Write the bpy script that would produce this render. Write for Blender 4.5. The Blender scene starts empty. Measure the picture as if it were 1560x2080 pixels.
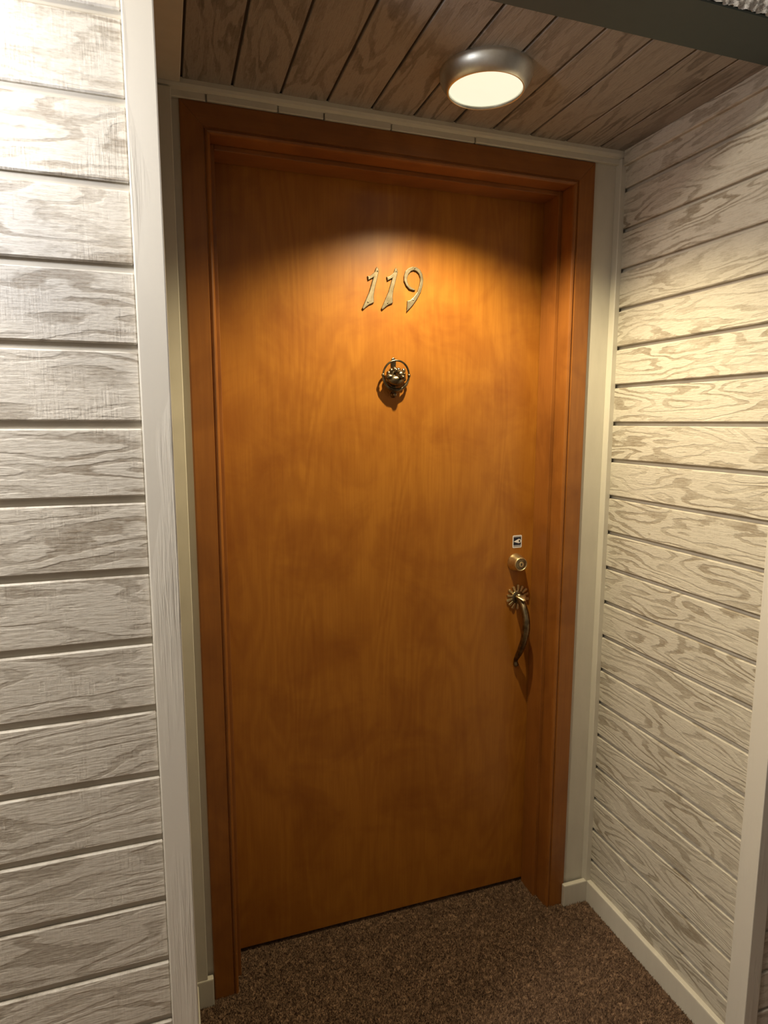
import bpy, bmesh, math, random
import numpy as np
from mathutils import Matrix, Vector
random.seed(7); rng = np.random.default_rng(7)
S = bpy.context.scene
C = S.collection

# ---------------------------------------------------------------- camera
YAW, PITCH, ROLL = 0.3280, -0.14005, 0.00128
CAM = Vector((-0.05807, -1.55325, 1.50911))
fw = Vector((math.sin(YAW)*math.cos(PITCH), math.cos(YAW)*math.cos(PITCH), math.sin(PITCH)))
r0 = Vector((math.cos(YAW), -math.sin(YAW), 0)); u0 = r0.cross(fw)
rt = r0*math.cos(ROLL)+u0*math.sin(ROLL); up = -r0*math.sin(ROLL)+u0*math.cos(ROLL)
cd = bpy.data.cameras.new('camera'); cam = bpy.data.objects.new('camera', cd); C.objects.link(cam)
cd.sensor_fit = 'HORIZONTAL'; cd.sensor_width = 36.0; cd.lens = 1296.2/1560*36.0; cd.clip_start = 0.01
M = Matrix.Identity(4)
for i, v in enumerate((rt, up, -fw)):
    for j in range(3): M[j][i] = v[j]
M.translation = CAM; cam.matrix_world = M
S.camera = cam
# ---------------------------------------------------------------- world and exposure
w = bpy.data.worlds.new('world'); S.world = w; w.use_nodes = True
w.node_tree.nodes['Background'].inputs[0].default_value = (1.0, .93, .84, 1)
w.node_tree.nodes['Background'].inputs[1].default_value = 0.05
S.view_settings.view_transform = 'Standard'; S.view_settings.look = 'None'
S.view_settings.gamma = 1.0; S.view_settings.use_curve_mapping = False
S.view_settings.exposure = 0.0
S.cycles.max_bounces = 7; S.cycles.diffuse_bounces = 5; S.cycles.glossy_bounces = 3
# lamp powers (the lamps themselves are built with their fixtures below)
DOWN_W, DOWN_COL = 60.0, (1.0, .83, .50)
SCONCE_W, SCONCE_COL = 14.0, (.97, .97, 1.0)
HALL_W, HALL_COL = 96.0, (1.0, .885, .70)

# ---------------------------------------------------------------- main dimensions (m)
P = 0.1053            # siding pitch
GV = 0.0105           # channel between boards
Z0 = 1.4994           # a channel's lower edge
YF = -0.585           # corridor wall face
XL, XR = -0.048, 1.16 # alcove side walls (finished faces)
ZC = 2.236            # alcove plank ceiling
YW = 0.008            # painted wall round the door frame
XI, XJ, ZI = 0.064, 1.0095, 2.139   # door opening inside the jambs
YD = 0.131            # door face

# ---------------------------------------------------------------- node helpers
def mat(name):
    m = bpy.data.materials.new(name); m.use_nodes = True
    return m, m.node_tree, m.node_tree.nodes['Principled BSDF']
def nd(nt, t, ins=None, **kw):
    n = nt.nodes.new(t)
    for k, v in kw.items(): setattr(n, k, v)
    for k, v in (ins or {}).items():
        if isinstance(v, bpy.types.NodeSocket): nt.links.new(v, n.inputs[k])
        else: n.inputs[k].default_value = v
    return n
def math_(nt, op, a, b=None, c=None):
    ins = {0: a}
    if b is not None: ins[1] = b
    if c is not None: ins[2] = c
    return nd(nt, 'ShaderNodeMath', ins, operation=op).outputs[0]
def ramp(nt, fac, stops):
    n = nd(nt, 'ShaderNodeValToRGB', {0: fac}); e = n.color_ramp.elements
    while len(e) < len(stops): e.new(.5)
    for el, (p, c) in zip(e, stops):
        el.position = p; el.color = (c, c, c, 1) if not hasattr(c, '__len__') else (*c, 1)
    return n.outputs[0]
def mix(nt, fac, a, b, mode='MIX'):
    n = nd(nt, 'ShaderNodeMix', data_type='RGBA', blend_type=mode)
    for i, v in ((0, fac), (6, a), (7, b)):
        if isinstance(v, bpy.types.NodeSocket): nt.links.new(v, n.inputs[i])
        else: n.inputs[i].default_value = (*v, 1) if hasattr(v, '__len__') else v
    return n.outputs[2]
def coords(nt, scale, rand=True, loc=(0, 0, 0)):
    tc = nd(nt, 'ShaderNodeTexCoord').outputs['Object']
    if rand:
        ri = nd(nt, 'ShaderNodeObjectInfo').outputs['Random']
        off = nd(nt, 'ShaderNodeCombineXYZ', {0: math_(nt, 'MULTIPLY', ri, 41.3), 1: math_(nt, 'MULTIPLY', ri, 17.7), 2: math_(nt, 'MULTIPLY', ri, 63.1)}).outputs[0]
        tc = nd(nt, 'ShaderNodeVectorMath', {0: tc, 1: off}, operation='ADD').outputs[0]
    return nd(nt, 'ShaderNodeMapping', {'Vector': tc, 'Scale': scale, 'Location': loc}).outputs[0]
def noise(nt, vec, scale=1., detail=2., rough=.5, dist=0.):
    return nd(nt, 'ShaderNodeTexNoise', {'Vector': vec, 'Scale': scale, 'Detail': detail, 'Roughness': rough, 'Distortion': dist}).outputs[0]

def siding_mat(name, light, dark, rings, saw, bump, figure=1.0):
    """whitewashed rough-sawn board: flat-sawn ring figure along local X, fibre, saw marks"""
    m, nt, b = mat(name)
    v = coords(nt, (1.0, 1.0, 1.0))
    big = noise(nt, nd(nt, 'ShaderNodeMapping', {'Vector': v, 'Scale': (3.1, 17.0, 1.0)}).outputs[0], 1, 1.6, .5, .35)
    wob = noise(nt, nd(nt, 'ShaderNodeMapping', {'Vector': v, 'Scale': (38, 90, 1)}).outputs[0], 1, 2, .6)
    ring = math_(nt, 'PINGPONG', math_(nt, 'ADD', math_(nt, 'MULTIPLY', big, rings), math_(nt, 'MULTIPLY', wob, .55)), .5)
    ring = ramp(nt, math_(nt, 'MULTIPLY', ring, 2.), [(.50, 0.), (.74, 1.)])
    patch = ramp(nt, noise(nt, nd(nt, 'ShaderNodeMapping', {'Vector': v, 'Scale': (5, 13, 1), 'Location': (9, 2, 0)}).outputs[0], 1, 2, .5), [(.36, .12), (.62, 1.)])
    fib = noise(nt, nd(nt, 'ShaderNodeMapping', {'Vector': v, 'Scale': (36, 330, 1)}).outputs[0], 1, 3, .6)
    sawn = noise(nt, nd(nt, 'ShaderNodeMapping', {'Vector': v, 'Scale': (300, 26, 1)}).outputs[0], 1, 2, .55)
    sawp = ramp(nt, noise(nt, nd(nt, 'ShaderNodeMapping', {'Vector': v, 'Scale': (14, 11, 1), 'Location': (4, 8, 0)}).outputs[0], 1, 2, .6), [(.40, .05), (.62, 1.)])
    sawn = math_(nt, 'ADD', math_(nt, 'MULTIPLY', math_(nt, 'SUBTRACT', sawn, .5), sawp), .5)
    spk = noise(nt, nd(nt, 'ShaderNodeMapping', {'Vector': v, 'Scale': (95, 230, 1)}).outputs[0], 1, 3, .6)
    wear = ramp(nt, spk, [(.44, 0.), (.66, 1.)])
    mask = math_(nt, 'MULTIPLY', math_(nt, 'MULTIPLY', ring, patch), .82*figure)
    mask = math_(nt, 'ADD', mask, math_(nt, 'MULTIPLY', math_(nt, 'SUBTRACT', fib, .5), 1.1))
    mask = math_(nt, 'ADD', mask, math_(nt, 'MULTIPLY', math_(nt, 'SUBTRACT', sawn, .5), saw))
    mask = math_(nt, 'ADD', mask, math_(nt, 'MULTIPLY', wear, .30 if saw > .5 else .18))
    n = nd(nt, 'ShaderNodeClamp', {0: mask}).outputs[0]
    col = mix(nt, n, light, dark)
    tone = noise(nt, coords(nt, (.9, 2.2, 1)), 1, 2)
    col = mix(nt, ramp(nt, tone, [(.3, .0), (.75, .30)]), col, tuple(c*.78 for c in light))
    nt.links.new(col, b.inputs['Base Color']); b.inputs['Roughness'].default_value = .62
    b.inputs['Specular IOR Level'].default_value = .35
    h = math_(nt, 'ADD', math_(nt, 'MULTIPLY', ring, -.55*figure), math_(nt, 'ADD', math_(nt, 'MULTIPLY', fib, .8), math_(nt, 'MULTIPLY', sawn, saw*1.4)))
    h = math_(nt, 'ADD', h, math_(nt, 'MULTIPLY', spk, .5))
    bp = nd(nt, 'ShaderNodeBump', {'Strength': bump, 'Distance': .0016, 'Height': h}).outputs[0]
    nt.links.new(bp, b.inputs['Normal'])
    return m
def paint_mat(name, col, bump=.15, rough=.45, scale=(40, 40, 12)):
    m, nt, b = mat(name)
    t = noise(nt, coords(nt, scale), 1, 4, .6)
    c = mix(nt, ramp(nt, t, [(.35, 0.), (.7, .35)]), col, tuple(x*.84 for x in col))
    nt.links.new(c, b.inputs['Base Color']); b.inputs['Roughness'].default_value = rough
    bp = nd(nt, 'ShaderNodeBump', {'Strength': bump, 'Distance': .0015, 'Height': t}).outputs[0]
    nt.links.new(bp, b.inputs['Normal']); return m
def post_mat(name, col):
    """painted rough post: long grain ridges running up with a few coarse checks"""
    m, nt, b = mat(name)
    v = coords(nt, (1, 1, 1))
    g = noise(nt, nd(nt, 'ShaderNodeMapping', {'Vector': v, 'Scale': (260, 260, 9)}).outputs[0], 1, 3, .6, .5)
    k = noise(nt, nd(nt, 'ShaderNodeMapping', {'Vector': v, 'Scale': (22, 22, 3.4)}).outputs[0], 1, 2, .5)
    a = ramp(nt, k, [(.52, .03), (.72, 1.)])
    c = mix(nt, math_(nt, 'MULTIPLY', a, ramp(nt, g, [(.5, 0.), (.75, .30)])), col, tuple(x*.75 for x in col))
    nt.links.new(c, b.inputs['Base Color']); b.inputs['Roughness'].default_value = .5
    bp = nd(nt, 'ShaderNodeBump', {'Strength': .7, 'Distance': .0025, 'Height': math_(nt, 'MULTIPLY', a, g)}).outputs[0]
    nt.links.new(bp, b.inputs['Normal']); return m
def stain_mat(name, a, c, d, axis, rough, figure=1.0, rand=False, bump=.05):
    """stained veneer / timber, grain along the given axis (0 x, 2 z)"""
    m, nt, b = mat(name)
    def sc(al, ac): return (al, ac, ac) if axis == 0 else (ac, ac, al)
    v = coords(nt, (1, 1, 1), rand)
    big = noise(nt, nd(nt, 'ShaderNodeMapping', {'Vector': v, 'Scale': sc(1.15, 6.2)}).outputs[0], 1, 2.2, .5, .5)
    wob = noise(nt, nd(nt, 'ShaderNodeMapping', {'Vector': v, 'Scale': sc(20, 45)}).outputs[0], 1, 2, .6)
    ring = math_(nt, 'PINGPONG', math_(nt, 'ADD', math_(nt, 'MULTIPLY', big, 11), math_(nt, 'MULTIPLY', wob, .22)), .5)
    ring = ramp(nt, math_(nt, 'MULTIPLY', ring, 2), [(.2, 0.), (.85, 1.)])
    fine = noise(nt, nd(nt, 'ShaderNodeMapping', {'Vector': v, 'Scale': sc(7, 190)}).outputs[0], 1, 3, .6)
    mott = noise(nt, nd(nt, 'ShaderNodeMapping', {'Vector': v, 'Scale': sc(5.5, 5.5), 'Location': (3, 1, 7)}).outputs[0], 1, 4, .6, .6)
    col = mix(nt, math_(nt, 'MULTIPLY', ring, .30*figure), a, c)
    col = mix(nt, ramp(nt, fine, [(.38, 0.), (.72, .42)]), col, c)
    col = mix(nt, ramp(nt, mott, [(.45, 0.), (.72, .55)]), col, d)
    nt.links.new(col, b.inputs['Base Color']); b.inputs['Roughness'].default_value = rough
    b.inputs['Specular IOR Level'].default_value = .45
    bp = nd(nt, 'ShaderNodeBump', {'Strength': bump, 'Distance': .001, 'Height': fine}).outputs[0]
    nt.links.new(bp, b.inputs['Normal']); return m
def metal_mat(name, col, dark, rough, aniso=0.):
    m, nt, b = mat(name)
    t = noise(nt, coords(nt, (60, 60, 60), False), 1, 4, .6)
    c = mix(nt, ramp(nt, t, [(.4, 0.), (.68, .8)]), col, dark)
    nt.links.new(c, b.inputs['Base Color']); b.inputs['Metallic'].default_value = 1.; b.inputs['Roughness'].default_value = rough
    b.inputs['Anisotropic'].default_value = aniso
    bp = nd(nt, 'ShaderNodeBump', {'Strength': .12, 'Distance': .0006, 'Height': t}).outputs[0]
    nt.links.new(bp, b.inputs['Normal']); return m
def flat_mat(name, col, rough=.5):
    m, nt, b = mat(name)
    t = noise(nt, coords(nt, (220, 220, 220), False), 1, 2)
    c = mix(nt, math_(nt, 'MULTIPLY', t, .25), col, tuple(x*.85 for x in col))
    nt.links.new(c, b.inputs['Base Color']); b.inputs['Roughness'].default_value = rough; return m
def glow_mat(name, col, strength, rough=.3):
    m, nt, b = mat(name)
    b.inputs['Base Color'].default_value = (.25, .25, .22, 1); b.inputs['Roughness'].default_value = rough
    t = noise(nt, coords(nt, (30, 30, 30), False), 1, 2)
    c = mix(nt, ramp(nt, t, [(.4, 0.), (.8, .12)]), col, tuple(x*.85 for x in col))
    nt.links.new(c, b.inputs['Emission Color']); b.inputs['Emission Strength'].default_value = strength; return m

M_SIDE_L = siding_mat('siding_rough_sawn', (.60, .57, .515), (.275, .235, .185), 8.0, .60, .55, .85)
M_SIDE_R = siding_mat('siding_flat_sawn', (.58, .545, .465), (.25, .205, .145), 9.0, .22, .75, .95)
M_CEIL = siding_mat('ceiling_plank_wood', (.33, .30, .27), (.135, .117, .102), 6.5, .18, .6, .95)
M_GROOVE = paint_mat('channel_paint', (.50, .465, .40), .2, .7)
M_GROOVE_C = paint_mat('ceiling_channel_stain', (.085, .066, .05), .2, .8)
M_WHITE = paint_mat('cream_trim_paint', (.62, .59, .51), .12, .42)
M_POST = post_mat('post_paint', (.62, .595, .54))
M_BEAM = paint_mat('grey_green_beam_paint', (.062, .088, .086), .25, .6)
M_DOOR = stain_mat('door_veneer', (.39, .152, .019), (.275, .092, .010), (.195, .050, .006), 2, .36, 1.2)
M_FRAME = stain_mat('frame_stain', (.32, .118, .022), (.215, .072, .014), (.15, .046, .010), 2, .36, .8, True)
M_FRAMEH = stain_mat('frame_stain_head', (.30, .112, .026), (.20, .068, .017), (.14, .046, .013), 0, .36, .8, True)
M_BRASS = metal_mat('aged_brass', (.80, .68, .40), (.55, .43, .22), .38)
M_NUM = metal_mat('dull_brass_numeral', (.22, .185, .125), (.13, .10, .06), .50)
M_BRASS_D = metal_mat('antique_brass', (.27, .22, .14), (.07, .052, .03), .28)
M_NICKEL = metal_mat('brushed_nickel', (.80, .79, .73), (.70, .68, .60), .36, .6)
M_DARK = flat_mat('dark_slot', (.012, .01, .008), .6)
M_STK_B = flat_mat('sticker_navy', (.015, .017, .035), .4)
M_STK_G = flat_mat('sticker_grey', (.36, .36, .40), .4)
M_STK_W = flat_mat('sticker_white', (.86, .86, .90), .4)
M_LENS = glow_mat('lamp_lens', (1., .97, .72), .93)
M_GLOBE = glow_mat('sconce_glass', (1., .95, .88), 3.0)
m, nt, b = mat('carpet')
t1 = noise(nt, coords(nt, (1, 1, 1), False), 85, 4, .75)
t2 = noise(nt, coords(nt, (1, 1, 1), False), 22, 3, .6)
c1 = mix(nt, ramp(nt, t1, [(.34, 0.), (.68, 1.)]), (.095, .056, .034), (.35, .228, .147))
c1 = mix(nt, ramp(nt, t2, [(.35, 0.), (.7, .55)]), c1, (.115, .070, .045))
nt.links.new(c1, b.inputs['Base Color']); b.inputs['Roughness'].default_value = .95; b.inputs['Specular IOR Level'].default_value = .1
M_CARPET = m
m, nt, b = mat('popcorn_plaster')
t1 = noise(nt, coords(nt, (1, 1, 1), False), 190, 4, .7)
nt.links.new(mix(nt, ramp(nt, t1, [(.35, 0.), (.7, 1.)]), (.62, .61, .60), (.86, .85, .84)), b.inputs['Base Color']); b.inputs['Roughness'].default_value = .9
nt.links.new(nd(nt, 'ShaderNodeBump', {'Strength': .8, 'Distance': .004, 'Height': t1}).outputs[0], b.inputs['Normal'])
M_POP = m

# ---------------------------------------------------------------- mesh helpers
def link(name, me, material=None, parent=None, smooth=False):
    if isinstance(me, bmesh.types.BMesh):
        bm = me; bmesh.ops.recalc_face_normals(bm, faces=bm.faces)
        me = bpy.data.meshes.new(name); bm.to_mesh(me); bm.free()
    o = bpy.data.objects.new(name, me); C.objects.link(o)
    if material and not me.materials: me.materials.append(material)
    if parent: o.parent = parent
    if smooth:
        for p in me.polygons: p.use_smooth = True
    return o
def struct(o, label=None):
    o['kind'] = 'structure'
    if label: o['label'] = label
    return o
def box(bm, x0, x1, y0, y1, z0, z1, bev=0., seg=1):
    vs = [bm.verts.new((x, y, z)) for x in (x0, x1) for y in (y0, y1) for z in (z0, z1)]
    idx = [(0, 1, 3, 2), (4, 6, 7, 5), (0, 4, 5, 1), (2, 3, 7, 6), (0, 2, 6, 4), (1, 5, 7, 3)]
    fs = [bm.faces.new([vs[i] for i in f]) for f in idx]
    if bev:
        es = list({e for f in fs for e in f.edges})
        bmesh.ops.bevel(bm, geom=es, offset=bev, segments=seg, affect='EDGES', profile=.6)
    return bm
def boxo(name, m, parent, *a, bev=0., seg=1):
    return link(name, box(bmesh.new(), *a, bev=bev, seg=seg), m, parent)
def frame_mat(X, Y, Z, loc):
    T = Matrix.Identity(4)
    for i, v in enumerate((X, Y, Z)):
        for j in range(3): T[j][i] = v[j]
    T.translation = loc; return T
def lathe(bm, prof, n=40, T=None, cap0=True, cap1=True):
    """prof: (radius, height) about local Z"""
    T = T or Matrix.Identity(4); rings = []
    for r, h in prof:
        rings.append([bm.verts.new(T @ Vector((r*math.cos(2*math.pi*i/n), r*math.sin(2*math.pi*i/n), h))) for i in range(n)])
    for a, b_ in zip(rings, rings[1:]):
        for i in range(n): bm.faces.new((a[i], a[(i+1) % n], b_[(i+1) % n], b_[i]))
    if cap0: bm.faces.new(rings[0][::-1])
    if cap1: bm.faces.new(rings[-1])
    return bm
def tube(bm, pts, rad, n=12, flat=1.0, close=False):
    """pts list of Vectors; rad list or number; flat squashes along the binormal"""
    pts = [Vector(p) for p in pts]; N = len(pts)
    rad = rad if hasattr(rad, '__len__') else [rad]*N
    rings = []; ref = None
    for i in range(N):
        a = pts[(i-1) % N] if (close or i) else pts[0]; c = pts[(i+1) % N] if (close or i < N-1) else pts[-1]
        t = (c-a).normalized()
        if ref is None: ref = t.orthogonal().normalized()
        ref = (ref - t*ref.dot(t)).normalized(); bi = t.cross(ref)
        rings.append([bm.verts.new(pts[i]+ref*math.cos(2*math.pi*k/n)*rad[i]+bi*math.sin(2*math.pi*k/n)*rad[i]*flat) for k in range(n)])
    pr = list(zip(rings, rings[1:])) + ([(rings[-1], rings[0])] if close else [])
    for a, b_ in pr:
        for k in range(n): bm.faces.new((a[k], a[(k+1) % n], b_[(k+1) % n], b_[k]))
    if not close:
        bm.faces.new(rings[0][::-1]); bm.faces.new(rings[-1])
    return bm
def ball(bm, c, r, sc=(1, 1, 1), seg=16, rot=None):
    T = Matrix.Translation(c) @ (rot or Matrix.Identity(4)) @ Matrix.Diagonal((r*sc[0], r*sc[1], r*sc[2], 1))
    bmesh.ops.create_uvsphere(bm, u_segments=seg, v_segments=max(6, seg//2+2), radius=1., matrix=T); return bm
def plate(bm, pts, y0, y1, bev=0.):
    """outline in (x, z), from back y0 to front y1 (y1 < y0)"""
    a = [bm.verts.new((x, y0, z)) for x, z in pts]; f = [bm.verts.new((x, y1, z)) for x, z in pts]; n = len(pts)
    ff = bm.faces.new(f); bm.faces.new(a[::-1])
    for i in range(n): bm.faces.new((a[i], a[(i+1) % n], f[(i+1) % n], f[i]))
    bmesh.ops.recalc_face_normals(bm, faces=bm.faces)
    if bev: bmesh.ops.bevel(bm, geom=list(ff.edges), offset=bev, segments=2, affect='EDGES', profile=.5, clamp_overlap=True)
    return bm

# ---------------------------------------------------------------- boards
board_cache = {}
def board_mesh(L, H, T, material, bev=.0021):
    k = (round(L, 3), round(H, 3), round(T, 4), material.name, round(bev, 4))
    if k not in board_cache:
        bm = box(bmesh.new(), -L/2, L/2, -H/2, H/2, -T, 0, bev)
        bmesh.ops.recalc_face_normals(bm, faces=bm.faces)
        me = bpy.data.meshes.new('siding_board'); bm.to_mesh(me); bm.free(); me.materials.append(material)
        board_cache[k] = me
    return board_cache[k]
def boards(parent, name, material, X, Y, Z, start, L, zlo, zhi, T=.0072, jit=.0004):
    """horizontal boards between zlo and zhi on the common channel grid; start = midpoint of the face run (z ignored)"""
    k0 = math.floor((zlo - Z0)/P) - 1
    for k in range(k0, k0 + 40):
        lo, hi = Z0 + k*P + GV, Z0 + (k+1)*P
        lo_, hi_ = max(lo, zlo), min(hi, zhi)
        if hi_ - lo_ < .012: continue
        o = bpy.data.objects.new(name, board_mesh(L, hi_-lo_, T, material)); C.objects.link(o); o.parent = parent
        j = random.uniform(-jit, jit)
        o.matrix_world = frame_mat(X, Y, Z, Vector((start[0], start[1], (lo_+hi_)/2)) + Vector(Z)*j)
ex, ey, ez = Vector((1, 0, 0)), Vector((0, 1, 0)), Vector((0, 0, 1))
TB = .0072
ZH = 2.70   # corridor ceiling

# corridor wall left of the recess
wl = struct(boxo('wall_front_left', M_GROOVE, None, -2.2, XL-.004, YF+TB-.0005, YF+.044, -.02, ZH+.05), 'whitewashed plank wall of the corridor left of the doorway')
boards(wl, 'siding_board', M_SIDE_L, ex, ez, -ey, ((-2.2-.0885)/2, YF), 2.2-.0885, .085, ZH)
# corridor wall right of the recess
wr = struct(boxo('wall_front_right', M_GROOVE, None, XR+.002, 2.9, YF+TB-.0005, YF+.044, -.02, ZH+.05), 'plank wall of the corridor right of the doorway')
boards(wr, 'siding_board', M_SIDE_L, ex, ez, -ey, ((1.198+2.9)/2, YF), 2.9-1.198, .085, ZH)
# recess side walls
ws = struct(boxo('wall_right', M_GROOVE, None, XR+.0115, XR+.09, YF+.0445, .25, -.02, ZC+.06), 'right plank wall of the door recess')
yb0, yb1 = -.5395, .006
boards(ws, 'siding_board', M_SIDE_R, -ey, ez, -ex, (XR, (yb0+yb1)/2), yb1-yb0, .055, ZC-.002, T=.012)
wq = struct(boxo('wall_left', M_GROOVE, None, XL-.09, XL-.0155, YF+.0445, .25, -.02, ZC+.06), 'left plank wall of the door recess')
boards(wq, 'siding_board', M_SIDE_R, ey, ez, ex, (XL-.004, (yb0+yb1)/2), yb1-yb0, .055, ZC-.002, T=.012)
# painted wall round the door
bm = bmesh.new()
box(bm, XL-.06, .03, YW, .2, -.02, ZC+.06); box(bm, 1.045, XR+.06, YW, .2, -.02, ZC+.06)
box(bm, .03, 1.045, YW, .2, 2.17, ZC+.06); box(bm, XL-.06, XR+.06, .2, .25, -.02, ZC+.06)
struct(link('wall_back', bm, M_WHITE), 'cream painted wall around the door frame')
# corridor wall behind the camera and corridor ends
wo = struct(boxo('wall_opposite', M_GROOVE, None, -2.2, 2.9, -2.85, -2.75, -.02, ZH+.05), 'corridor wall facing the door')
boards(wo, 'siding_board', M_CEIL, -ex, ez, ey, (.35, -2.75+TB), 5.1, .085, ZH)

# corner posts
def post(name, x0, x1, y0, y1, label):
    bm = box(bmesh.new(), x0, x1, y0, y1, 0, ZH, .0022, 2)
    return struct(link(name, bm, M_POST), label)
post('trim_1', -.0885, XL, YF-.007, -.5395, 'painted wooden corner post left of the recess')
post('trim_2', XR-.004, 1.198, YF-.004, -.5395, 'painted wooden corner post right of the recess')

# recess ceiling
ce = struct(boxo('ceiling', M_GROOVE_C, None, XL-.06, XR+.06, -.47, .03, ZC+TB-.0005, ZC+.06), 'brown plank ceiling of the door recess')
xp, PC = .0065, .1066
for k in range(-1, 12):
    lo, hi = xp + k*PC + .0028, xp + (k+1)*PC - .0028
    lo, hi = max(lo, XL-.05), min(hi, XR+.0)
    if hi-lo < .01: continue
    o = bpy.data.objects.new('ceiling_plank', board_mesh(.475, hi-lo, TB, M_CEIL, .0014)); C.objects.link(o); o.parent = ce
    o.matrix_world = frame_mat(ey, ex, -ez, Vector(((lo+hi)/2, -.2285, ZC+random.uniform(-.0006, .0006))))
# header beam across the opening, corridor ceiling
struct(boxo('trim_3', M_BEAM, None, XL-.05, XR+.06, YF+.0045, -.459, ZC-.005, ZC+.04, bev=.002), 'dark grey-green header beam across the recess opening')
# plastered wall above the header, rough popcorn coat
wh = struct(boxo('wall_header', M_POP, None, XL-.0405, 1.198, YF+.0045, -.459, ZC+.04, ZH+.05), 'rough textured pale plaster above the header beam')
nx, nz = 360, 130
gx, gz = np.meshgrid(np.linspace(XL-.0405, 1.198, nx), np.linspace(ZC-.0045, ZH, nz), indexing='ij')
blob = sum(np.clip(rng.normal(size=(nx, nz)), 0, 3) for _ in range(7))
blob = (blob-blob.mean())/blob.std(); blob = (blob+np.roll(blob, 1, 0)*.7+np.roll(blob, 1, 1)*.7)/1.4
gy = YF + .0005 - np.clip(blob, -1.5, 2)*.0022
verts = np.stack([gx, gy, gz], -1).reshape(-1, 3)
ii = np.arange(nx*nz).reshape(nx, nz)
quads = np.stack([ii[:-1, :-1], ii[1:, :-1], ii[1:, 1:], ii[:-1, 1:]], -1).reshape(-1, 4)
me = bpy.data.meshes.new('popcorn_texture'); me.from_pydata(verts.tolist(), [], quads.tolist()); me.update()
o = link('popcorn_texture', me, M_POP, wh, True); o['kind'] = 'stuff'
struct(boxo('ceiling_corridor', M_POP, None, -2.2, 2.9, -2.85, YF+.1, ZH, ZH+.05), 'rough textured pale corridor ceiling')

# ceiling edge mouldings
struct(boxo('trim_4', M_WHITE, None, XL-.004, .004, -.459, -.016, ZC-.010, ZC+.002, bev=.002), 'flat painted strip along the left edge of the plank ceiling')
o = bpy.data.objects.new('trim_5', board_mesh(.443, ZC+.001-2.197, .013, M_SIDE_R)); C.objects.link(o)
o.matrix_world = frame_mat(-ey, ez, -ex, Vector((XR-.011, -.2375, (ZC+.001+2.197)/2))); struct(o, 'narrow strip along the top of the right plank wall')
hm = bmesh.new()
prof = [(YW, 2.216), (-.004, 2.2165), (-.012, 2.2205), (-.0145, 2.2265), (-.0145, ZC+.002), (YW, ZC+.002)]
ra = [hm.verts.new((XL, y, z)) for y, z in prof]; rb = [hm.verts.new((XR, y, z)) for y, z in prof]
for i in range(len(prof)): hm.faces.new((ra[i], ra[(i+1) % 6], rb[(i+1) % 6], rb[i]))
hm.faces.new(ra); hm.faces.new(rb[::-1])
t6 = struct(link('trim_6', hm, M_WHITE), 'painted moulding between the door head and the plank ceiling')
cuts = [XL, .058, .215, .322, .487, .71, XR]
for i, (a, b_) in enumerate(zip(cuts, cuts[1:])):
    boxo('filler_strip', M_WHITE, t6, a+.0016, b_-.0016, -.0035-(i % 2)*.002, YW, 2.2025+(i % 3)*.0006, 2.2175, bev=.0012)
# corner mouldings beside the door wall
struct(boxo('trim_7', M_WHITE, None, XL-.004, -.0155, -.0145, YW+.001, 0, 2.2165, bev=.0015), 'cream corner moulding left of the brown door frame')
struct(boxo('trim_8', M_WHITE, None, 1.144, XR+.002, -.0145, YW+.001, 0, 2.2165, bev=.0015), 'cream corner moulding right of the brown door frame')

# ---------------------------------------------------------------- brown door frame
fr = bpy.data.objects.new('trim_9', None); C.objects.link(fr); fr.location = (.537, .05, 0)
struct(fr, 'brown stained wooden door frame with mitred head')
inv = Matrix.Translation((-.537, -.05, 0))
prof = [(0, .1295), (0, .010), (.0008, .0052), (.003, .0018), (.0065, .0003), (.0098, .0018), (.0112, .0042), (.0128, .0042), (.0142, .0), (.0600, .0), (.0628, .0010), (.0635, .0035), (.0635, .03), (.02, .03), (.02, .1295)]
def casing(name, mp, mp2, material):
    bm = bmesh.new(); A = [bm.verts.new(inv @ Vector(mp(a, y))) for a, y in prof]; B = [bm.verts.new(inv @ Vector(mp2(a, y))) for a, y in prof]; n = len(prof)
    for i in range(n): bm.faces.new((A[i], A[(i+1) % n], B[(i+1) % n], B[i]))
    bm.faces.new(A); bm.faces.new(B[::-1])
    return link(name, bm, material, fr)
casing('side_jamb', lambda a, y: (XI-a, y, -.004), lambda a, y: (XI-a, y, ZI+a-.0003), M_FRAME)
casing('side_jamb', lambda a, y: (XJ+a, y, -.004), lambda a, y: (XJ+a, y, ZI+a-.0003), M_FRAME)
casing('head_jamb', lambda a, y: (XI-a+.0003, y, ZI+a), lambda a, y: (XJ+a-.0003, y, ZI+a), M_FRAMEH)
def stop(name, m, *a):
    o = link(name, box(bmesh.new(), *a, bev=.0018, seg=2), m, fr); o.data.transform(inv); return o
stop('door_stop', M_FRAME, XI, XI+.012, .055, .1295, -.004, ZI)
stop('door_stop', M_FRAME, XJ-.012, XJ, .055, .1295, -.004, ZI)
stop('door_stop', M_FRAMEH, XI+.012, XJ-.012, .056, .1295, ZI-.012, ZI)

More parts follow.
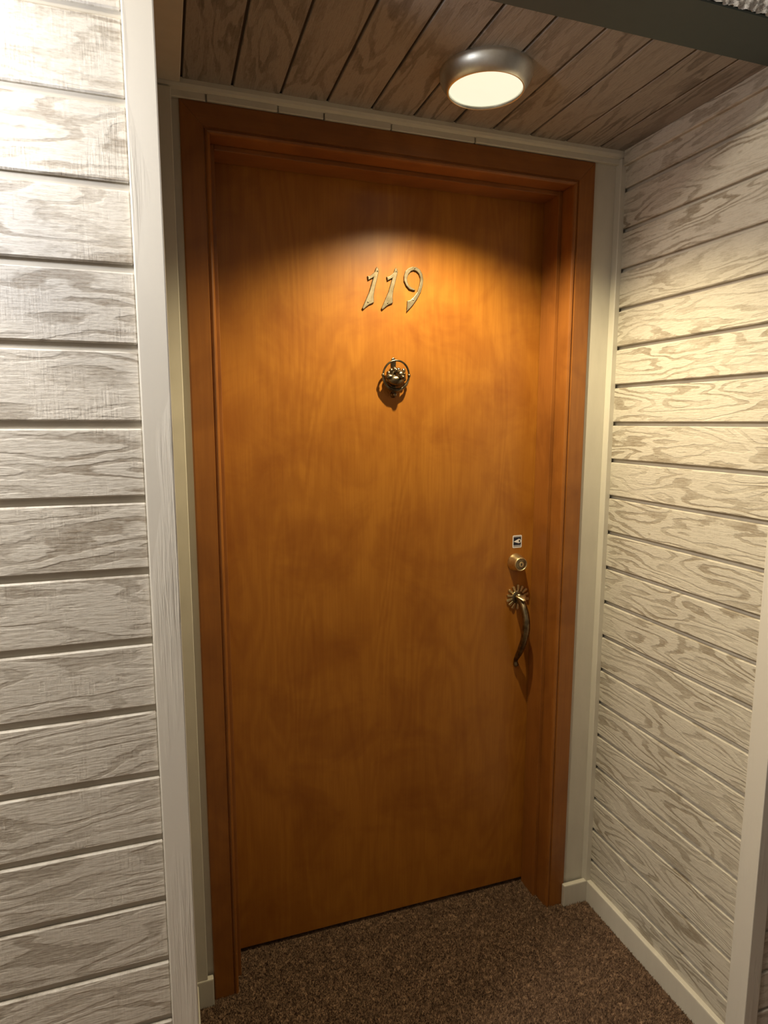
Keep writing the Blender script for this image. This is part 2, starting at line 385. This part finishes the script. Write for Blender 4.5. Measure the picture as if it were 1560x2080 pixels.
# ---------------------------------------------------------------- door and its hardware
door = struct(link('door_1', box(bmesh.new(), XI+.003, XJ-.003, YD, YD+.042, .010, ZI-.003, .0015, 2), M_DOOR), 'flush stained wood door with brass numerals, knocker and handle')
def part(name, bm, m, parent, label=None, smooth=False):
    o = link(name, bm, m, parent, smooth)
    if label: o['label'] = label
    return o
ONE = [(.493, 1.917), (.497, 1.913), (.499, 1.907), (.494, 1.887), (.487, 1.86), (.484, 1.841), (.485, 1.825), (.472, 1.819), (.464, 1.813), (.455, 1.805), (.452, 1.809), (.462, 1.831), (.472, 1.853), (.483, 1.889), (.469, 1.881), (.467, 1.892), (.472, 1.892), (.478, 1.896), (.487, 1.904), (.490, 1.913)]
NINE = [(.58, 1.835), (.588, 1.837), (.598, 1.846), (.609, 1.86), (.614, 1.874), (.617, 1.888), (.617, 1.898), (.613, 1.908), (.606, 1.914), (.598, 1.916), (.59, 1.913), (.583, 1.905), (.579, 1.894), (.58, 1.884), (.585, 1.875), (.593, 1.87), (.602, 1.866), (.603, 1.864), (.597, 1.863), (.585, 1.866), (.576, 1.875), (.57, 1.887), (.57, 1.899), (.574, 1.912), (.582, 1.92), (.594, 1.925), (.605, 1.925), (.616, 1.919), (.623, 1.908), (.626, 1.894), (.625, 1.88), (.62, 1.862), (.61, 1.844), (.597, 1.826), (.587, 1.815), (.578, 1.806)]
def numeral(pts, holes, label):
    o = part('number_digit', plate(bmesh.new(), pts, YD, YD-.0052, .0016), M_NUM, door, label)
    for x, z in holes:
        T = frame_mat(ex, ez, -ey, Vector((x, YD-.0048, z)))
        part('screw', lathe(bmesh.new(), [(.0019, 0), (.0019, .0009), (.0011, .0012)], 10, T), M_BRASS_D, o)
numeral(ONE, [(.494, 1.906), (.4675, 1.825)], 'brass numeral 1, first of the door number')
numeral([(x+.0535, z+.002) for x, z in ONE], [(.5465, 1.909), (.5225, 1.826)], 'brass numeral 1 in the middle of the door number')
numeral(NINE, [(.597, 1.8385), (.6, 1.9205)], 'brass numeral 9 of the door number')

# knocker: narrow back plate, animal-head boss holding a ring, striker button below
kx = .541
kn = bpy.data.objects.new('door_knocker', None); C.objects.link(kn); kn.parent = door; kn.location = (0, 0, 0)
kn['label'] = 'antique brass ring door knocker with small animal-head boss'
pl_ = []
for t in np.linspace(0, 2*math.pi, 28, endpoint=False):
    s_, c_ = math.sin(t), math.cos(t)
    pl_.append((kx + (.0105 + .006*math.cos(2*t)*(-1))*c_, 1.6365 + .0465*s_))
part('backplate', plate(bmesh.new(), pl_, YD, YD-.004, .0012), M_BRASS_D, kn)
yk = YD - .027
bm = bmesh.new()
ball(bm, (kx+.002, YD-.012, 1.628), .0225, (1.05, .75, 1.0))                  # neck / mane
ball(bm, (kx-.001, YD-.025, 1.6215), .0185, (1.30, .85, .80)); ball(bm, (kx+.010, YD-.031, 1.6345), .0135, (1.05, .95, 1.0))            # head
ball(bm, (kx+.012, YD-.043, 1.6285), .0075, (1.1, 1.1, .8)); ball(bm, (kx-.017, YD-.027, 1.6295), .0105, (1.3, .8, .75))            # muzzle
for sgn in (-1, 1):
    ball(bm, (kx+.009+sgn*.0105, YD-.030, 1.6465), .0058, (1, .7, 1.1), 12)     # ears
    ball(bm, (kx+.011+sgn*.0060, YD-.0425, 1.6375), .0032, (1.2, .8, .8), 10)     # brows
for k in range(9):
    a = math.pi*(k/8.)*1.15 - .12
    ball(bm, (kx+.002+.0235*math.cos(a), YD-.015, 1.628+.0225*math.sin(a)), .0058, (1.25, 1.2, 1.25), 8)
part('head_boss', bm, M_BRASS_D, kn, None, True)
bm = bmesh.new(); pts = []; rr = []
for k in range(48):
    a = 2*math.pi*k/48
    pts.append((kx + .0005 + .0372*math.sin(a), yk + .004 - .010*(-math.cos(a)) * -1 * .35, 1.6345 + .0392*math.cos(a)))
    low = max(0, -math.cos(a)); rr.append(.0027 + .0022*low + .0007*math.sin(9*a)*low)
tube(bm, pts, rr, 10, close=True)
for sgn in (-1, 1): ball(bm, (kx+.0005+sgn*.0375, yk+.004, 1.6345), .0045, (1, .9, 1.2), 10)
part('knocker_ring', bm, M_BRASS_D, kn, 'brass ring of the knocker', True)
bm = bmesh.new()
T = frame_mat(ex, ez, -ey, Vector((kx, YD, 1.5835)))
lathe(bm, [(.0085, 0), (.0085, .002), (.005, .004), (.0042, .012), (.006, .015), (.0045, .0185), (.001, .019)], 18, T)
plate(bm, [(kx-.003, 1.587), (kx+.003, 1.587), (kx+.0035, 1.6), (kx-.0035, 1.6)], YD, YD-.0035)
part('striker', bm, M_BRASS_D, kn, None, True)

# sticker with the eye mark
def rrect(x0, x1, z0, z1, r, sk=0.):
    o = []
    for cx, cz, a0 in ((x1-r, z1-r, 0), (x0+r, z1-r, 90), (x0+r, z0+r, 180), (x1-r, z0+r, 270)):
        for k in range(5):
            a = math.radians(a0+k*22.5); x, z = cx+r*math.cos(a), cz+r*math.sin(a); o.append((x, z+sk*(x-x0)))
    return o
sx0, sx1, sz0, sz1 = .929, .9605, 1.1285, 1.1675
st = part('sticker', plate(bmesh.new(), rrect(sx0, sx1, sz0, sz1, .0038, .02), YD, YD-.0005), M_STK_W, door, 'small black and white eye sticker above the deadbolt')
part('sticker_field', plate(bmesh.new(), rrect(sx0+.0028, sx1-.0028, sz0+.0085, sz1-.0028, .0015, .02), YD-.0005, YD-.0007), M_STK_B, st)
part('sticker_band', plate(bmesh.new(), rrect(sx0+.0028, sx1-.0028, sz0+.0028, sz0+.0078, .0012, .02), YD-.0005, YD-.0007), M_STK_G, st)
part('sticker_band', plate(bmesh.new(), rrect(sx0+.0030, sx1-.0030, sz1-.0062, sz1-.0030, .0008, .02), YD-.0007, YD-.00085), M_STK_G, st)
eye = [(sx0+.0028, 1.1482)]
for k in range(13):
    a = math.radians(-105 + k*17.5); eye.append((sx0+.0215+.0066*math.cos(a), 1.1497+.0068*math.sin(a)))
part('eye_shape', plate(bmesh.new(), eye, YD-.0007, YD-.0010), M_STK_W, st)
part('eye_pupil', plate(bmesh.new(), [(sx0+.0232+.0024*math.cos(t), 1.1497+.0040*math.sin(t)) for t in np.linspace(0, 2*math.pi, 16, endpoint=False)], YD-.0010, YD-.0013), M_STK_B, st)

# deadbolt
dx, dz = .9405, 1.0845
T = frame_mat(ex, ez, -ey, Vector((dx, YD, dz)))
db = part('deadbolt', lathe(bmesh.new(), [(.0275, 0), (.0275, .003), (.0262, .0055), (.0245, .016), (.0215, .029), (.0205, .0345), (.0190, .0362), (.0172, .0350), (.0168, .0335)], 44, T), M_BRASS, door, 'round brass deadbolt lock', True)
T2 = frame_mat(ex, ez, -ey, Vector((dx, YD-.0336, dz)))
part('lock_face', lathe(bmesh.new(), [(.0166, 0), (.0164, .0012), (.0098, .0014)], 36, T2), M_BRASS_D, db)
cyl = part('key_cylinder', lathe(bmesh.new(), [(.0082, .0010), (.0082, .0026), (.0072, .0032)], 28, T2), M_BRASS, db)
part('keyhole', plate(bmesh.new(), [(dx+.0021*math.cos(t), dz+.0044*math.sin(t)) for t in np.linspace(0, 2*math.pi, 14, endpoint=False)], YD-.0366, YD-.0371), M_DARK, db)

# handle: sunburst rosette, thumb latch, curved grip
hx, hz = .9505, .974
hd = bpy.data.objects.new('door_handle', None); C.objects.link(hd); hd.parent = door
hd['label'] = 'antique brass pull handle with sunburst rosette'
T = frame_mat(ex, ez, -ey, Vector((hx, YD, hz)))
bm = lathe(bmesh.new(), [(.0225, 0), (.0225, .003), (.0195, .0062), (.012, .0085), (.004, .009)], 32, T)
part('rosette', bm, M_BRASS_D, hd, None, True)
bm = bmesh.new()
for k in range(14):
    a = 2*math.pi*(k+.5)/14; d = Vector((math.cos(a), 0, math.sin(a))); s_ = Vector((-d.z, 0, d.x))
    c0 = Vector((hx, YD, hz)); L0, L1 = .017, .0365 + .002*(k % 2)
    q = [c0+d*L0-s_*.0028, c0+d*L0+s_*.0028, c0+d*L1+s_*.0042, c0+d*(L1+.002), c0+d*L1-s_*.0042]
    sub = bmesh.new(); plate(sub, [(v.x, v.z) for v in q], YD, YD-.0058, .0012)
    tm = bpy.data.meshes.new('ray'); sub.to_mesh(tm); sub.free()
    tm.materials.append(M_BRASS)
    part('sunburst_ray', tm, None, hd)
bm.free()
gp = [(.0, .008, .005), (.0, .022, -.006), (.0005, .038, -.022), (.001, .050, -.042), (.0012, .056, -.066), (.001, .0555, -.092), (.0005, .049, -.120), (.0, .037, -.148), (-.0003, .024, -.172), (-.0005, .012, -.190), (-.001, .0055, -.202), (-.0005, .0052, -.214), (.0015, .0065, -.222)]
def spline(ps, n):
    out = []
    for i in range(len(ps)-1):
        p0, p1, p2, p3 = (Vector(ps[max(0, min(len(ps)-1, j))]) for j in (i-1, i, i+1, i+2))
        for k in range(n):
            t = k/n; out.append(.5*((2*p1)+(p2-p0)*t+(2*p0-5*p1+4*p2-p3)*t*t+(-p0+3*p1-3*p2+p3)*t**3))
    return out + [Vector(ps[-1])]
sp = spline(gp, 4)
rk = np.interp(np.linspace(0, 1, len(sp)), [0, .12, .3, .42, .6, .78, .86, .94, 1], [.0125, .0110, .0112, .0120, .0105, .0074, .0066, .0085, .0062])
part('grip', tube(bmesh.new(), [Vector((hx+v.x, YD-v.y, hz+v.z)) for v in sp], list(rk), 16), M_BRASS_D, hd, None, True)
# thumb latch: leaf-shaped tab sticking out and dipping forward
bm = bmesh.new(); rows = []
for i in range(9):
    t = i/8; wd = .0050 + .0110*math.sin(math.pi*min(1, t*1.05)**.8); yy = YD-.007-.040*t; zz = hz+.0075+.004*math.sin(t*math.pi)-.0065*t*t
    rows.append([bm.verts.new((hx-.001+s*wd, yy, zz-.0016*abs(s)+dzz)) for dzz in (0, -.0028) for s in (-1, -.5, 0, .5, 1)])
for a, b_ in zip(rows, rows[1:]):
    for k in range(4): bm.faces.new((a[k], a[k+1], b_[k+1], b_[k])); bm.faces.new((a[5+k], b_[5+k], b_[6+k], a[6+k]))
    bm.faces.new((a[0], b_[0], b_[5], a[5])); bm.faces.new((a[4], a[9], b_[9], b_[4]))
for r_ in (rows[0], rows[-1]): bm.faces.new(r_[:5]+r_[5:][::-1])
part('thumb_latch', bm, M_BRASS, hd, 'bright brass thumb latch', True)

# ---------------------------------------------------------------- baseboards
def base(name, label, *a): return struct(boxo(name, M_WHITE, None, *a, bev=.0035, seg=2), label)
base('baseboard_right', 'cream baseboard along the right plank wall', XR-.0135, XR+.004, -.5395, -.0150, -.01, .068)
base('baseboard_back_right', 'short cream baseboard between the frame and the right wall', 1.0645, XR-.002, -.0155, -.0005, -.01, .068)
base('baseboard_back_left', 'short cream baseboard block left of the door frame', XL, -.0008, -.0165, -.0005, -.01, .075)
base('baseboard_left', 'cream baseboard along the left recess wall', XL-.006, XL+.009, -.5395, -.017, -.01, .068)
base('baseboard_front_left', 'cream baseboard along the corridor wall', -2.2, -.0885, YF-.006, YF+.008, -.01, .082)
base('baseboard_front_right', 'cream baseboard of the right corridor wall', 1.198, 2.9, YF-.006, YF+.008, -.01, .082)

# ---------------------------------------------------------------- carpet
fl = struct(boxo('floor', M_CARPET, None, -2.2, 2.9, -2.85, .2, -.05, -.004), 'brown carpet floor')
N = 150000
px = rng.uniform(XL-.02, XR, N); py = -.62 + (.131+.62)*rng.random(N)
ang = rng.uniform(0, 2*math.pi, N); hgt = rng.uniform(.004, .0095, N); ln = rng.normal(0, .0030, (N, 2)); wd = rng.uniform(.0009, .0019, N)
v = np.zeros((N, 3, 3))
v[:, 0, 0] = px-np.cos(ang)*wd; v[:, 0, 1] = py-np.sin(ang)*wd; v[:, 0, 2] = -.0045
v[:, 1, 0] = px+np.cos(ang)*wd; v[:, 1, 1] = py+np.sin(ang)*wd; v[:, 1, 2] = -.0045
v[:, 2, 0] = px+ln[:, 0]; v[:, 2, 1] = py+ln[:, 1]; v[:, 2, 2] = -.0045+hgt
me = bpy.data.meshes.new('carpet_pile'); me.vertices.add(N*3); me.vertices.foreach_set('co', v.ravel())
me.loops.add(N*3); me.loops.foreach_set('vertex_index', np.arange(N*3)); me.polygons.add(N); me.polygons.foreach_set('loop_start', np.arange(0, N*3, 3)); me.polygons.foreach_set('loop_total', np.full(N, 3))
me.update(); o = link('carpet_pile', me, M_CARPET, fl); o['kind'] = 'stuff'

# ---------------------------------------------------------------- ceiling lamp of the recess
LX, LY, LZ = .613, -.243, 2.200
cl = bpy.data.objects.new('ceiling_light', None); C.objects.link(cl); cl.location = (LX, LY, ZC)
cl['label'] = 'round brushed nickel ceiling light with glowing lens above the door'; cl['category'] = 'ceiling light'
h = ZC-LZ
link('housing', lathe(bmesh.new(), [(.0985, .004), (.0985, -.004), (.0975, -.008), (.0935, -.018), (.0870, -.028), (.0815, -h), (.0790, -h-.001), (.0775, -h), (.0770, -.026), (.0770, .002)], 72, None, False, False), M_NICKEL, cl, True)
link('lens', lathe(bmesh.new(), [(.0772, -.030), (.070, -.0325), (.045, -.0345), (.02, -.0352), (.001, -.0353)], 56, None, False, True), M_LENS, cl, True)
ld = bpy.data.lights.new('bulb_light', 'SPOT'); ld.energy = DOWN_W; ld.color = DOWN_COL; ld.shadow_soft_size = .012
ld.spot_size = math.radians(133); ld.spot_blend = .62
lo = bpy.data.objects.new('bulb_light', ld); C.objects.link(lo); lo.parent = cl; lo.location = (0, 0, -.050)

# ---------------------------------------------------------------- corridor lamps
sc = bpy.data.objects.new('wall_sconce', None); C.objects.link(sc); sc.location = (-.47, YF, 1.90)
sc['label'] = 'glowing glass wall lamp on the plank wall left of the doorway'; sc['category'] = 'wall lamp'
T = frame_mat(ex, ez, -ey, Vector((0, 0, 0)))
link('backplate', lathe(bmesh.new(), [(.045, 0), (.045, .008), (.03, .014), (.012, .02), (.011, .07)], 36, T), M_NICKEL, sc, True)
link('glass_shade', lathe(bmesh.new(), [(.018, -.062), (.045, -.050), (.055, -.02), (.055, .02), (.045, .050), (.018, .062)], 36, Matrix.Translation((0, -.105, 0))), M_GLOBE, sc, True)
ld = bpy.data.lights.new('sconce_light', 'POINT'); ld.energy = SCONCE_W; ld.color = SCONCE_COL; ld.shadow_soft_size = .05
lo = bpy.data.objects.new('sconce_light', ld); C.objects.link(lo); lo.parent = sc; lo.location = (.0, -.20, 0)
def corridor_lamp(x, y, label):
    e = bpy.data.objects.new('corridor_light', None); C.objects.link(e); e.location = (x, y, ZH)
    e['label'] = label; e['category'] = 'ceiling light'; e['group'] = 'corridor ceiling lights'
    link('housing', lathe(bmesh.new(), [(.13, 0), (.13, -.02), (.12, -.03)], 48), M_NICKEL, e, True)
    link('diffuser', lathe(bmesh.new(), [(.12, -.03), (.11, -.05), (.07, -.066), (.02, -.072)], 48), M_GLOBE, e, True)
    ld = bpy.data.lights.new('corridor_bulb', 'POINT'); ld.energy = HALL_W; ld.color = HALL_COL; ld.shadow_soft_size = .10
    lo = bpy.data.objects.new('corridor_bulb', ld); C.objects.link(lo); lo.parent = e; lo.location = (0, 0, -.17)
corridor_lamp(-1.3, -1.15, 'round corridor ceiling light left of the doorway')
